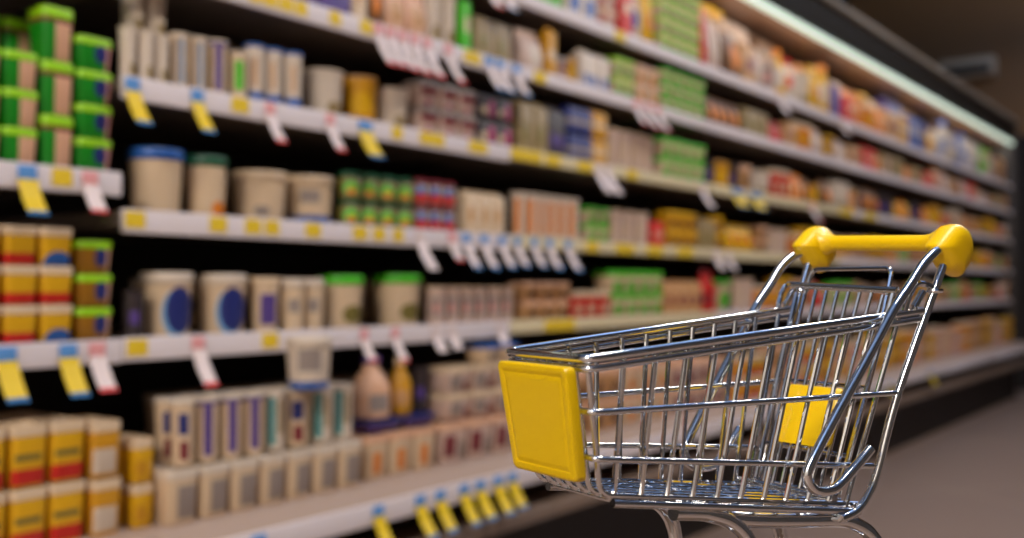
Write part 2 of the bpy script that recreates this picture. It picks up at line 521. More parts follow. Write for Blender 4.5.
# style: (kind, object name, category, body colour, printed marks, lid colour, look, group noun)
# marks are (kind, y0, y1, z0, z1, colour) on the front face
ST = {
    'green_a': ('tub', 'margarine_tub', 'tub', 'green', (('box', .42, .95, .0, 1, 'peach'),), 'lime', 'green tub, peach label, lime lid'),
    'green_b': ('tub', 'margarine_tub', 'tub', 'green', (('box', .38, .98, .0, .86, 'peach'), ('ring', -1, 2, .84, 1.1, 'maroon')), 'lime', 'tall green tub, red band, lime lid'),
    'green_c': ('tub', 'margarine_tub', 'tub', 'green', (('box', .78, 1, .0, 1, 'pink'), ('oval', .45, .82, .3, .95, 'navy')), 'lime', 'small green tub with navy dot'),
    'amber': ('tub', 'margarine_tub', 'tub', 'amber', (('box', .8, 1, .0, 1, 'peach'), ('oval', .45, .82, .25, .95, 'navy')), 'lime', 'small amber tub with lime lid'),
    'yellow_red': ('tub', 'margarine_tub', 'tub', 'yellow', (('box', .0, 1, .02, .36, 'red'),), 'cream', 'yellow tub with red stripe'),
    'yellow_blue': ('tub', 'margarine_tub', 'tub', 'yellow', (('oval', .1, 1.0, -.35, .45, 'blue'),), 'cream', 'yellow tub with blue swoosh'),
    'yellow_big': ('tub', 'spread_tub', 'tub', 'yellow', (('box', .05, .92, .05, .34, 'red'), ('box', .1, .8, .5, .62, 'olive')), 'cream', 'large yellow tub with red stripe'),
    'yellow_cream': ('tub', 'spread_tub', 'tub', 'gold', (('box', .05, .8, .1, .6, 'white'),), 'cream', 'yellow tub with white label'),
    'yellow_plain': ('tub', 'spread_tub', 'tub', 'yellow', (('box', .1, .6, .2, .6, 'gold'),), 'cream', 'plain yellow tub with cream lid'),
    'bucket_blue': ('bucket', 'yogurt_bucket', 'bucket', 'cream', (), 'blue', 'large cream bucket with blue lid'),
    'bucket_green': ('bucket', 'yogurt_bucket', 'bucket', 'cream', (('oval', .6, .95, .0, .3, 'orange'),), 'dgreen', 'cream bucket with dark green lid'),
    'bucket_big': ('bucket', 'yogurt_bucket', 'bucket', 'cream', (('oval', .35, .65, .1, .35, 'grey'),), 'cream', 'wide cream bucket with cream lid'),
    'bucket_base': ('bucket', 'yogurt_bucket', 'bucket', 'cream', (('ring', -1, 2, -.1, .2, 'blue'), ('box', .3, .7, .5, .8, 'grey')), 'cream', 'wide cream bucket with blue base'),
    'oval': ('bucket', 'yogurt_bucket', 'bucket', 'cream', (('oval', .34, .94, -.02, .86, 'sky'), ('oval', .41, .98, .04, .9, 'navy')), 'white', 'cream bucket with big blue oval'),
    'purple_lab': ('bucket', 'yogurt_bucket', 'bucket', 'cream', (('box', .3, .85, .15, .8, 'purple'),), 'cream', 'cream bucket with purple label'),
    'plain_buck': ('bucket', 'yogurt_bucket', 'bucket', 'cream', (('box', .3, .75, .4, .7, 'grey'),), 'white', 'cream bucket with grey label'),
    'green_top': ('bucket', 'yogurt_bucket', 'bucket', 'cream', (('oval', .5, 1, .1, .5, 'olive'),), 'bright', 'cream bucket with bright green lid'),
    'blue_base': ('bucket', 'yogurt_bucket', 'bucket', 'white', (('ring', -1, 2, -.1, .16, 'blue'), ('box', .2, .7, .4, .9, 'grey')), 'white', 'white bucket with blue base'),
    'stripe': ('cup', 'yogurt_cup', 'cup', 'cream', (('box', .3, .62, .1, .95, 'grey'), ('box', .62, .72, .1, .95, 'sky')), 'white', 'cream cup with grey label'),
    'stripe_b': ('cup', 'yogurt_cup', 'cup', 'cream', (('box', .35, .7, .1, .95, 'purple'), ('ring', -1, 2, .94, 1.1, 'purple')), 'white', 'cream cup with violet stripe'),
    'stripe_t': ('cup', 'yogurt_cup', 'cup', 'white', (('box', .2, .5, .1, .95, 'teal'), ('box', .6, .8, .3, .9, 'khaki')), 'white', 'white cup with teal stripe'),
    'stripe_g': ('cup', 'yogurt_cup', 'cup', 'cream', (('box', .3, .75, .2, .85, 'bright'),), 'white', 'cream cup with green label'),
    'navy_dot': ('cup', 'yogurt_cup', 'cup', 'cream', (('box', .3, .7, .5, .85, 'navy'), ('box', .35, .7, .1, .4, 'maroon')), 'white', 'cream cup with navy square'),
    'blue_foot': ('cup', 'yogurt_cup', 'cup', 'white', (('ring', -1, 2, -.1, .2, 'blue'), ('box', .4, .6, .3, .8, 'tan')), 'blue', 'tall white cup with blue foot'),
    'white_cup': ('cup', 'yogurt_cup', 'cup', 'white', (('oval', .55, .95, .05, .35, 'khaki'),), 'white', 'white cup with small olive mark'),
    'grey_lab': ('tub', 'cheese_tub', 'tub', 'cream', (('box', .3, .95, .12, .8, 'grey'),), 'white', 'cream tub with grey label'),
    'orange_str': ('cup', 'yogurt_cup', 'cup', 'white', (('box', .22, .58, .1, .92, 'orange'),), 'white', 'cream cup with orange stripe'),
    'pale_cup': ('cup', 'yogurt_cup', 'cup', 'pale', (('box', .35, .6, .2, .8, 'cream'),), 'cream', 'pale pink cup with cream stripe'),
    'pink_cup': ('cup', 'yogurt_cup', 'cup', 'pale', (('box', .25, .75, .2, .75, 'grey'), ('oval', .35, .65, .3, .6, 'pink')), 'cream', 'pale pink cup with grey label'),
    'orange_cup': ('cup', 'yogurt_cup', 'cup', 'gold', (('oval', .2, .8, .2, .7, 'yellow'),), 'tan', 'golden cup with tan lid'),
    'jar_green': ('jar', 'glass_jar', 'jar', 'olive', (('oval', .2, .8, .2, .8, 'bright'), ('oval', .35, .7, .2, .5, 'orange')), 'dgreen', 'green jar with dark green lid'),
    'jar_red': ('jar', 'glass_jar', 'jar', 'grey', (('box', .1, .9, .1, .5, 'red'), ('oval', .3, .7, .5, .9, 'blue')), 'maroon', 'red and blue jar'),
    'maroon_tub': ('tub', 'cheese_tub', 'tub', 'pale', (('box', .1, .9, .55, .9, 'maroon'), ('box', .3, .6, .1, .3, 'magenta')), 'grey', 'pale tub with maroon band'),
    'magenta_box': ('carton', 'small_carton', 'carton', 'dark', (('box', .6, .95, .1, .8, 'magenta'), ('box', .1, .5, .2, .5, 'cream')), 'dark', 'dark carton with magenta patch'),
    'dark_box': ('carton', 'small_carton', 'carton', 'dark', (('box', .2, .8, .2, .5, 'purple'),), 'dark', 'dark purple carton'),
    'khaki_box': ('carton', 'small_carton', 'carton', 'khaki', (('box', .2, .6, .2, .6, 'olive'),), 'khaki', 'khaki carton'),
    'navy_box': ('carton', 'small_carton', 'carton', 'navy', (('box', .0, 1, .35, .55, 'grey'),), 'navy', 'navy carton with pale band'),
    'orange_box': ('carton', 'small_carton', 'carton', 'gold', (('box', .0, 1, .4, .6, 'cream'),), 'gold', 'orange yellow carton'),
    'purple_box': ('carton', 'small_carton', 'carton', 'purple', (('box', .3, .7, .3, .6, 'navy'),), 'purple', 'purple carton'),
    'cream_box': ('carton', 'small_carton', 'carton', 'cream', (('box', .15, .6, .3, .7, 'tan'),), 'cream', 'cream carton with tan print'),
    'tan_bag': ('pouch', 'cheese_pouch', 'pouch', 'peach', (('oval', .2, .8, .2, .7, 'tan'),), 'orange', 'tan cheese pouch'),
    'brown_bag': ('pouch', 'cheese_pouch', 'pouch', 'brown', (('oval', .2, .8, .2, .7, 'orange'),), 'brown', 'brown pouch with orange spot'),
    'pale_bag': ('pouch', 'cheese_pouch', 'pouch', 'pale', (('box', .3, .8, .2, .7, 'white'),), 'pale', 'pale pouch with white label'),
    'red_bag': ('pouch', 'cheese_pouch', 'pouch', 'red', (('oval', .3, .7, .4, .7, 'pink'),), 'red', 'red pouch'),
    'yellow_bag': ('pouch', 'cheese_pouch', 'pouch', 'yellow', (('oval', .3, .7, .3, .6, 'red'),), 'yellow', 'yellow pouch'),
    'orange_bag': ('pouch', 'cheese_pouch', 'pouch', 'orange', (('oval', .3, .7, .3, .6, 'cream'),), 'orange', 'orange pouch'),
    'green_stack': ('tub', 'salad_tub', 'tub', 'cream', (('box', .15, .85, .12, .6, 'bright'),), 'bright', 'cream tub with bright green lid'),
    'lime_stack': ('tub', 'salad_tub', 'tub', 'cream', (('box', .1, .9, .3, .62, 'bright'),), 'lime', 'cream tub with lime band and lid'),
    'white_blue': ('bottle', 'milk_bottle', 'bottle', 'white', (('oval', .2, .8, .25, .6, 'blue'),), 'blue', 'white bottle with blue cap'),
    'yellow_bot': ('bottle', 'milk_bottle', 'bottle', 'yellow', (('box', .2, .8, .2, .6, 'white'),), 'orange', 'yellow bottle with orange cap'),
    'white_red': ('bottle', 'milk_bottle', 'bottle', 'white', (('oval', .2, .8, .3, .6, 'red'),), 'red', 'white bottle with red cap'),
    'red_bot': ('bottle', 'milk_bottle', 'bottle', 'red', (('box', .2, .8, .2, .5, 'maroon'),), 'maroon', 'red bottle'),
    'cream_bot': ('bottle', 'milk_bottle', 'bottle', 'peach', (('box', .4, .9, .15, .45, 'grey'),), 'purple', 'cream bottle with purple cap'),
    'gold_bot': ('bottle', 'milk_bottle', 'bottle', 'gold', (('box', .2, .8, .2, .5, 'tan'),), 'cream', 'golden bottle with cream cap'),
    'blue_bot': ('bottle', 'milk_bottle', 'bottle', 'blue', (('box', .2, .8, .2, .5, 'white'),), 'navy', 'blue bottle'),
    'dark_cup': ('cup', 'yogurt_cup', 'cup', 'dark', (('box', .3, .7, .3, .6, 'purple'),), 'dark', 'dark cup with violet label'),
    'tray_purple': ('tub', 'cheese_tub', 'tub', 'purple', (('box', .85, 1, .0, 1, 'green'),), 'navy', 'flat purple tub with green corner'),
    'tray_cream': ('tub', 'cheese_tub', 'tub', 'cream', (('box', .25, .6, .15, .7, 'orange'),), 'peach', 'cream tub with orange label'),
    'tray_brown': ('tub', 'cheese_tub', 'tub', 'pale', (('box', .1, .5, .2, .8, 'maroon'), ('box', .6, .9, .1, .6, 'grey')), 'peach', 'pale tub with brown label'),
    'tray_blue': ('tub', 'cheese_tub', 'tub', 'cream', (('box', .3, .9, .2, .7, 'grey'),), 'blue', 'cream tub with blue lid'),
    'tray_wide': ('tub', 'cheese_tub', 'tub', 'pale', (('box', .1, .55, .2, .8, 'grey'), ('box', .62, .9, .1, .5, 'maroon')), 'cream', 'wide pale tub with cream lid'),
    'tan_tub': ('tub', 'cheese_tub', 'tub', 'tan', (('box', .2, .7, .2, .7, 'brown'),), 'peach', 'tan tub with brown label'),
    'orange_tub': ('tub', 'cheese_tub', 'tub', 'orange', (('box', .2, .7, .2, .7, 'yellow'),), 'cream', 'orange tub with yellow label'),
    'gold_tub': ('tub', 'cheese_tub', 'tub', 'gold', (('box', .2, .7, .2, .6, 'brown'),), 'yellow', 'golden tub with brown label'),
    'red_tub': ('tub', 'cheese_tub', 'tub', 'red', (('box', .2, .7, .2, .6, 'cream'),), 'cream', 'red tub with cream label'),
    'pink_tub': ('tub', 'cheese_tub', 'tub', 'pink', (('box', .2, .7, .2, .6, 'white'),), 'cream', 'pink tub with white label'),
    'white_box': ('carton', 'small_carton', 'carton', 'white', (('box', .2, .8, .1, .4, 'blue'),), 'white', 'white carton with blue print'),
    'red_box': ('carton', 'small_carton', 'carton', 'red', (('box', .2, .8, .4, .6, 'cream'),), 'red', 'red carton'),
    'green_box': ('carton', 'small_carton', 'carton', 'bright', (('box', .2, .8, .4, .7, 'cream'),), 'green', 'green carton with cream band'),
    'brown_box': ('carton', 'small_carton', 'carton', 'brown', (('box', .2, .8, .4, .6, 'gold'),), 'brown', 'brown carton with gold band'),
    'tan_box': ('carton', 'small_carton', 'carton', 'tan', (('box', .2, .8, .3, .6, 'maroon'),), 'tan', 'tan carton with maroon print'),
    'blue_box': ('carton', 'small_carton', 'carton', 'blue', (('box', .2, .8, .4, .7, 'white'),), 'navy', 'blue carton with white band'),
}
MESHC = {}


def product_meshes(style, w, h, fine):
    """(main mesh, [(part name, mesh)]) of a product w wide and h tall, base at z=0, front towards +x"""
    key = (style, round(w, 3), round(h, 3), fine)
    if key in MESHC:
        return MESHC[key]
    kind, nm, cat, body, marks, lid, look = ST[style]
    bmat = mat(style + '_print', CC[body], .42, marks=tuple((k, a, b, c, d, CC[e]) for k, a, b, c, d, e in marks))
    lmat = mat(lid + '_lid', CC[lid], .38)
    hw = w / 2
    dp = hw if kind not in ('pouch', 'carton') else hw * .8
    n = 5 if fine else 3
    res = []
    bb, bl = bmesh.new(), bmesh.new()
    if kind == 'tub':
        lh = min(.014, h * .17)
        z1 = h - lh
        r = hw * .35
        loft(bb, [(0, dp * .86 - .002, hw * .86 - .002, r), (.003, dp * .86, hw * .86, r), (z1 * .9, dp * .95, hw * .95, r), (z1, dp * .96, hw * .96, r)], n)
        loft(bl, [(z1 - lh * .35, dp * .985, hw * .985, r), (h - lh * .3, dp, hw, r), (h - lh * .05, dp * .97, hw * .97, r), (h - lh * .05, dp * .9, hw * .9, r * .9), (h - lh * .35, dp * .86, hw * .86, r * .9)], n)
        parts = [('body', bb, bmat), ('lid', bl, lmat)]
    elif kind == 'bucket':
        lh = h * .13
        z1 = h - lh
        loft(bb, [(0, hw * .80, hw * .80, hw), (.004, hw * .82, hw * .82, hw), (z1 * .93, hw * .93, hw * .93, hw), (z1, hw * .94, hw * .94, hw)], n + 1)
        loft(bl, [(z1 - lh * .3, hw * .97, hw * .97, hw), (z1, hw, hw, hw), (h - lh * .25, hw, hw, hw), (h, hw * .96, hw * .96, hw), (h, hw * .88, hw * .88, hw), (h - lh * .3, hw * .85, hw * .85, hw)], n + 1)
        parts = [('body', bb, bmat), ('lid', bl, lmat)]
    elif kind == 'cup':
        lh = h * .05
        z1 = h - lh
        loft(bb, [(0, hw * .78, hw * .78, hw), (h * .03, hw * .80, hw * .80, hw), (h * .12, hw * .84, hw * .84, hw), (z1 * .94, hw * .93, hw * .93, hw), (z1, hw * .97, hw * .97, hw)], n + 1)
        loft(bl, [(z1, hw, hw, hw), (h, hw, hw, hw), (h - lh * .4, hw * .8, hw * .8, hw)], n + 1)
        parts = [('body', bb, bmat), ('lid', bl, lmat)]
    elif kind == 'jar':
        lh = h * .2
        z1 = h - lh
        loft(bb, [(0, hw * .9, hw * .9, hw), (h * .04, hw * .98, hw * .98, hw), (z1 * .85, hw * .98, hw * .98, hw), (z1, hw * .82, hw * .82, hw)], n + 1)
        loft(bl, [(z1, hw * .88, hw * .88, hw), (h * .97, hw * .88, hw * .88, hw), (h, hw * .8, hw * .8, hw)], n + 1)
        parts = [('body', bb, bmat), ('lid', bl, lmat)]
    elif kind == 'bottle':
        z1 = h * .88
        loft(bb, [(0, hw * .86, hw * .86, hw), (h * .03, hw * .95, hw * .95, hw), (h * .3, hw * .97, hw * .97, hw), (h * .52, hw * .95, hw * .95, hw), (h * .68, hw * .7, hw * .7, hw), (h * .78, hw * .42, hw * .42, hw), (z1, hw * .40, hw * .40, hw)], n + 1)
        loft(bl, [(z1, hw * .47, hw * .47, hw), (h * .985, hw * .47, hw * .47, hw), (h, hw * .40, hw * .40, hw)], n + 1)
        parts = [('body', bb, bmat), ('cap', bl, lmat)]
    elif kind == 'carton':
        z1 = h * .9
        e = hw * .08
        loft(bb, [(0, dp - e, hw * .97 - e, e), (e, dp, hw * .97, e), (z1 - e, dp, hw * .97, e), (z1, dp - e * .5, hw * .97 - e * .5, e)], n)
        loft(bl, [(z1, dp * .95, hw * .93, e), (h * .94, dp * .55, hw * .93, e), (h * .95, dp * .12, hw * .93, e * .5), (h, dp * .12, hw * .93, e * .5)], n)
        parts = [('body', bb, bmat), ('top_flap', bl, lmat)]
    else:  # pouch: pillow bag with a flat sealed top edge
        z1 = h * .9
        loft(bb, [(0, dp * .45, hw * .90, dp * .4), (h * .08, dp * .8, hw * .96, dp * .5), (h * .4, dp * .92, hw * .97, dp * .5), (h * .7, dp * .6, hw * .95, dp * .4), (z1, dp * .12, hw * .93, dp * .1)], n)
        loft(bl, [(z1, dp * .10, hw * .93, dp * .08), (h, dp * .06, hw * .92, dp * .05)], n)
        parts = [('body', bb, bmat), ('seal', bl, lmat)]
    if fine:
        out = []
        for pn, bmx, m in parts:
            o = mesh_obj(pn, bmx, m)
            out.append((pn, o.data))
            bpy.data.objects.remove(o)
    else:                                   # far away and a few pixels wide: one mesh, lid as second material
        bmx = parts[0][1]
        me_l = bpy.data.meshes.new('tmp')
        parts[1][1].to_mesh(me_l)
        parts[1][1].free()
        nf = len(bmx.faces)
        bmx.from_mesh(me_l)
        bpy.data.meshes.remove(me_l)
        bmx.faces.ensure_lookup_table()
        for f in bmx.faces[nf:]:
            f.material_index = 1
        o = mesh_obj(nm, bmx, [parts[0][2], parts[1][2]])
        out = [(nm, o.data)]
        bpy.data.objects.remove(o)
    MESHC[key] = out
    return out


SHELFNAME = {Z_S2: 'top shelf', Z_S3: 'second shelf', Z_S4: 'third shelf', Z_S5: 'fourth shelf', Z_S6: 'fifth shelf',
             Z_DECK: 'bottom deck', 1.10: 'upper shelf', 0.795: 'lower shelf'}
TIER = {1: [''], 2: ['lower tier', 'upper tier'], 3: ['bottom tier', 'middle tier', 'upper tier'],
        4: ['bottom tier', 'second tier', 'third tier', 'topmost tier']}
SEQ = {}
RAISE = {}


def put(style, loc, w, h, fine, label, group, rz):
    kind, nm, cat = ST[style][:3]
    parts = product_meshes(style, w, h, fine)
    if fine:
        root = empty(nm, loc, rz)
        for pn, me in parts:
            o = bpy.data.objects.new(pn, me)
            COL.objects.link(o)
            o.parent = root
    else:
        root = bpy.data.objects.new(nm, parts[0][1])
        COL.objects.link(root)
        root.location = loc
        root.rotation_euler = (0, 0, rz)
    tag(root, label, cat, group)
    return root


SPECS = []


def block(z, px0, px1, style, wd, h, tiers=1, rows=1, out=-.018, base=None, skip=(), note='', y01=None):
    """facings of one product from column px0 to px1 along the shelf at height z"""
    oc = out - wd * (.4 if ST[style][0] in ('pouch', 'carton') else .5)
    ya, yb = y01 if y01 else (along(px0, oc), along(px1, oc))
    if z != Z_DECK and base is None:
        h *= 1.0
    if (ya + yb) / 2 < BAYS[0][1]:
        yb = min(yb, BAYS[0][1] - .004)
    elif ya < BAYS[1][0] + .004:
        ya = BAYS[1][0] + .004
    SPECS.append(dict(z=z, ya=ya, yb=yb, style=style, wd=wd, h=h, tiers=tiers, rows=rows, out=out, base=base, skip=skip, note=note))


def place_blocks():
    lanes = {}
    for q in SPECS:
        lanes.setdefault((q['z'], None if q['base'] is None else round(q['base'], 2), q['note']), []).append(q)
    for lane in lanes.values():
        lane.sort(key=lambda q: q['ya'] + q['yb'])
        for a, b2 in zip(lane, lane[1:]):
            if b2['ya'] < a['yb'] + .002 and not (a['skip'] and b2['skip']):
                m = (a['yb'] + b2['ya']) / 2
                a['yb'], b2['ya'] = m - .001, m + .001
    for q in SPECS:
        lay(**q)


def lay(z, ya, yb, style, wd, h, tiers, rows, out, base, skip, note):
    n = max(1, round((yb - ya) / wd))
    pitch = (yb - ya) / n
    w = min(pitch * (.955 if ST[style][0] in ('tub', 'carton', 'pouch') else .91), wd * 1.25)
    b = at_bay((ya + yb) / 2)
    zb = base if base is not None else (z + .017 if z != Z_DECK else Z_DECK)
    kind, nm, cat, body, marks, lid, look = ST[style]
    dp = w if kind not in ('pouch', 'carton') else w * .8
    fine = b <= 2
    place = SHELFNAME[z] + ' of ' + BAYNAME[b]
    if note:
        place = note + ' ' + place
    th = h / tiers
    names = TIER[tiers]
    for i in range(n):
        for r in range(rows):
            for t in range(tiers):
                if (i, t) in skip:
                    continue
                jit = random.uniform(-.004, .004) if tiers == 1 and rows == 1 else random.uniform(-.001, .001)
                y = ya + pitch * (i + .5)
                x = -D + out - dp / 2 - r * dp * 1.04 + jit
                zz = zb + t * th * .998 + (.0006 if t else .0004)
                key = (look, place, names[t], r)
                SEQ.setdefault(key, []).append((y, style, (x, y, zz), w, th * .985, fine, r, names[t], place, look))


def flush():
    """hand out the labels once every facing of a kind on a shelf is known, then build them"""
    for key, items in SEQ.items():
        items.sort(key=lambda q: q[0])
        look, place, tier, r = key
        for i, (y, style, loc, w, th, fine, rr, tn, pl, lk) in enumerate(items):
            bits = [lk]
            if len(items) > 1:
                bits.append(ORD[i] + ' from left')
            if tn:
                bits.append(tn)
            if rr:
                bits.append('second row' if rr == 1 else 'third row')
            lab = ', '.join(bits) + ' on ' + pl
            lab = lab.replace('on on', 'on')
            ws = lab.replace(',', ' ').split()
            if len(ws) > 16:
                lab = lab.replace(' of ', ' ').replace(' from left', ' along').replace(' with ', ' ').replace(' tier', '')
            grp = lk + ' rows on ' + pl
            turn = -.8 * math.atan2(y, D) if ST[style][0] in ('cup', 'bucket', 'jar', 'bottle') else 0   # round packs stand turned towards the entrance
            put(style, loc, w, th, fine, lab, grp, turn + random.uniform(-.04, .04))


# ---- nearest cabinet
block(1.10, -46, 31, 'green_a', .068, .195, tiers=3)
block(1.10, -46, 31, 'green_b', .07, .27, tiers=3, out=-.095, note='back of')
block(1.10, 32, 66, 'green_b', .07, .285, tiers=3)
block(1.10, 67, 105, 'green_c', .066, .245, tiers=4)
block(0.795, -6, 66, 'yellow_red', .066, .203, tiers=3, skip=((1, 0), (1, 2)))
block(0.795, -6, 66, 'yellow_blue', .066, .203, tiers=3, skip=((0, 0), (0, 1), (0, 2), (1, 1)))
block(0.795, -80, -7, 'yellow_red', .066, .203, tiers=3)
block(0.795, 68, 107, 'amber', .068, .182, tiers=3)
block(Z_DECK, -90, 80, 'yellow_big', .072, .212, tiers=2, rows=3, out=.02)
block(Z_DECK, 81, 114, 'yellow_cream', .062, .205, tiers=2, rows=2, out=.03)
# ---- second cabinet
# fourth shelf
block(Z_S5, 126, 180, 'bucket_blue', .12, .128)
block(Z_S5, 183, 223, 'bucket_green', .1, .125)
block(Z_S5, 234, 284, 'bucket_big', .12, .108)
block(Z_S5, 286, 331, 'bucket_base', .12, .110)
block(Z_S5, 336, 410, 'jar_green', .062, .128, tiers=2)
block(Z_S5, 411, 452, 'jar_red', .056, .132, tiers=2)
block(Z_S5, 460, 499, 'cream_box', .062, .118)
# fifth shelf
block(Z_S6, 119, 142, 'dark_cup', .055, .09, out=-.03)
block(Z_S6, 143, 192, 'oval', .1, .126)
block(Z_S6, 200, 245, 'oval', .1, .124)
block(Z_S6, 249, 276, 'purple_lab', .08, .118)
block(Z_S6, 278, 322, 'plain_buck', .064, .116)
block(Z_S6, 324, 362, 'green_top', .09, .124)
block(Z_S6, 380, 421, 'green_top', .1, .128)
block(Z_S6, 424, 510, 'pink_cup', .06, .098)
# third shelf
block(Z_S4, 116, 168, 'white_cup', .043, .10)
block(Z_S4, 186, 300, 'stripe', .075, .19, tiers=2, out=-.30, note='back of')
block(Z_S5, 190, 330, 'plain_buck', .11, .12, out=-.32, note='back of')
block(Z_S6, 130, 420, 'plain_buck', .11, .118, out=-.32, note='back of')
block(Z_DECK, 150, 420, 'grey_lab', .085, .20, tiers=2, out=-.30, note='back of')
block(Z_S4, 120, 166, 'white_cup', .05, .085, base=Z_S4 + .117, out=-.05, note='back of')
block(Z_S4, 170, 206, 'stripe', .042, .112)
block(Z_S4, 207, 226, 'stripe_b', .05, .116)
block(Z_S4, 227, 244, 'stripe_g', .05, .10)
block(Z_S4, 244, 298, 'blue_foot', .055, .126)
block(Z_S4, 306, 341, 'white_cup', .09, .108)
block(Z_S4, 346, 375, 'orange_cup', .085, .112)
block(Z_S4, 377, 405, 'white_cup', .085, .10)
block(Z_S4, 408, 468, 'maroon_tub', .085, .135, tiers=2)
block(Z_S4, 471, 505, 'magenta_box', .06, .14, tiers=2)
# second shelf
block(Z_S3, 200, 342, 'purple_box', .09, .12)
block(Z_S3, 344, 360, 'cream_box', .05, .14)
block(Z_S3, 362, 376, 'brown_bag', .06, .14)
block(Z_S3, 377, 420, 'tan_bag', .08, .13)
block(Z_S3, 421, 455, 'white_cup', .06, .15)
block(Z_S3, 456, 466, 'green_box', .045, .15)
block(Z_S3, 468, 505, 'khaki_box', .07, .12)
# bottom deck
block(Z_DECK, 118, 150, 'yellow_plain', .066, .165, tiers=2, rows=2, out=.03)
block(Z_DECK, 152, 352, 'grey_lab', .075, .105, rows=2, out=.065)
block(Z_DECK, 168, 192, 'navy_dot', .062, .124, base=Z_DECK + .106, rows=2, out=.06)
block(Z_DECK, 193, 262, 'stripe_b', .058, .124, base=Z_DECK + .106, rows=2, out=.06)
block(Z_DECK, 263, 282, 'stripe_t', .058, .124, base=Z_DECK + .106, rows=2, out=.06)
block(Z_DECK, 283, 308, 'navy_dot', .062, .122, base=Z_DECK + .106, rows=2, out=.06)
block(Z_DECK, 309, 350, 'stripe_t', .062, .122, base=Z_DECK + .106, rows=2, out=.06)
block(Z_DECK, 291, 330, 'blue_base', .082, .108, base=Z_DECK + .231, out=.118)
block(Z_DECK, 354, 425, 'tray_cream', .085, .103, rows=2, out=.045)
block(Z_DECK, 356, 425, 'tray_purple', .1, .026, base=Z_DECK + .1045, rows=2, out=.035)
block(Z_DECK, 357, 390, 'cream_bot', .075, .15, base=Z_DECK + .1315, out=.02)
block(Z_DECK, 393, 411, 'gold_bot', .05, .14, base=Z_DECK + .1315, out=.01)
block(Z_DECK, 413, 429, 'dark_cup', .05, .11, base=Z_DECK + .1315, out=0)
block(Z_DECK, 428, 505, 'tray_brown', .1, .103, rows=2, out=.045)
block(Z_DECK, 434, 506, 'tray_wide', .1, .135, base=Z_DECK + .1045, tiers=2, out=.035)
block(Z_DECK, 472, 508, 'tray_blue', .09, .05, base=Z_DECK + .2405, out=.03)
# ---- third cabinet
block(Z_S5, 512, 574, 'orange_str', .056, .13)
block(Z_S5, 577, 600, 'green_stack', .08, .11, tiers=2)
block(Z_S5, 603, 645, 'pale_cup', .085, .112)
block(Z_S5, 647, 660, 'red_box', .05, .09)
block(Z_S5, 661, 690, 'gold_tub', .08, .13, tiers=2)
block(Z_S5, 692, 714, 'khaki_box', .06, .12)
block(Z_S6, 514, 560, 'tan_tub', .085, .11, tiers=2)
block(Z_S6, 562, 600, 'red_tub', .085, .085)
block(Z_S6, 601, 655, 'green_stack', .09, .15, tiers=2)
block(Z_S6, 656, 694, 'tan_box', .07, .12)
block(Z_S6, 696, 716, 'red_bot', .07, .17)
block(Z_S4, 512, 540, 'khaki_box', .065, .15)
block(Z_S4, 542, 560, 'dark_box', .055, .15)
block(Z_S4, 562, 586, 'navy_box', .065, .17, tiers=2)
block(Z_S4, 587, 601, 'orange_box', .055, .17, tiers=2)
block(Z_S4, 603, 649, 'pale_cup', .07, .13)
block(Z_S4, 651, 697, 'green_stack', .09, .14, tiers=2)
block(Z_S4, 700, 716, 'dark_cup', .05, .10)
block(Z_S3, 514, 541, 'pale_bag', .085, .13)
block(Z_S3, 542, 552, 'orange_box', .045, .15)
block(Z_S3, 553, 563, 'maroon_tub', .055, .07)
block(Z_S3, 564, 573, 'orange_cup', .05, .08)
block(Z_S3, 575, 603, 'white_box', .06, .12)
block(Z_S3, 605, 625, 'lime_stack', .08, .13, tiers=2)
block(Z_S3, 627, 650, 'tray_cream', .08, .13, tiers=2)
block(Z_S3, 652, 698, 'green_stack', .085, .15, tiers=3)
block(Z_S3, 700, 716, 'brown_bag', .06, .11)
block(Z_S2, 512, 556, 'green_box', .06, .13)
block(Z_S2, 558, 590, 'white_box', .075, .19)
block(Z_S2, 592, 611, 'pink_tub', .08, .2, tiers=3)
block(Z_S2, 612, 627, 'red_box', .06, .21)
block(Z_S2, 629, 638, 'white_blue', .055, .2)
block(Z_S2, 639, 649, 'yellow_bag', .055, .2)
block(Z_S2, 651, 694, 'lime_stack', .085, .24, tiers=4)
block(Z_S2, 695, 703, 'red_bag', .05, .22)
block(Z_S2, 704, 716, 'pale_bag', .06, .2)
block(Z_DECK, 512, 560, 'pink_tub', .1, .17, tiers=2, rows=2, out=.045)
block(Z_DECK, 562, 610, 'tan_tub', .1, .19, tiers=2, rows=2, out=.045)
block(Z_DECK, 612, 660, 'tray_cream', .1, .19, tiers=2, rows=2, out=.045)
block(Z_DECK, 662, 714, 'tray_brown', .1, .18, tiers=2, rows=2, out=.045)
# ---- fourth cabinet onward: the front runs on with mixed packs
TOP = [(718, 'brown_bag', .2), (733, 'tan_box', .18), (747, 'pale_bag', .17), (757, 'pink_cup', .16), (769, 'yellow_bot', .22), (779, 'white_red', .2), (789, 'white_cup', .16),
       (801, 'yellow_bag', .2), (813, 'yellow_bot', .24), (825, 'purple_box', .17), (836, 'red_box', .15), (846, 'orange_bag', .18), (857, 'orange_tub', .14),
       (868, 'orange_bag', .15), (880, 'tan_box', .17), (892, 'orange_box', .17), (903, 'blue_box', .2), (913, 'navy_box', .2), (921, 'yellow_bag', .15),
       (929, 'white_box', .18), (937, 'white_blue', .27), (944, 'white_cup', .2), (951, 'blue_bot', .24), (957, 'white_blue', .24), (963, 'white_box', .22), (969, 'white_cup', .2),
       (975, 'green_box', .22), (980, 'lime_stack', .2), (985, 'pale_bag', .2), (990, 'brown_box', .18), (995, 'tan_box', .2)]
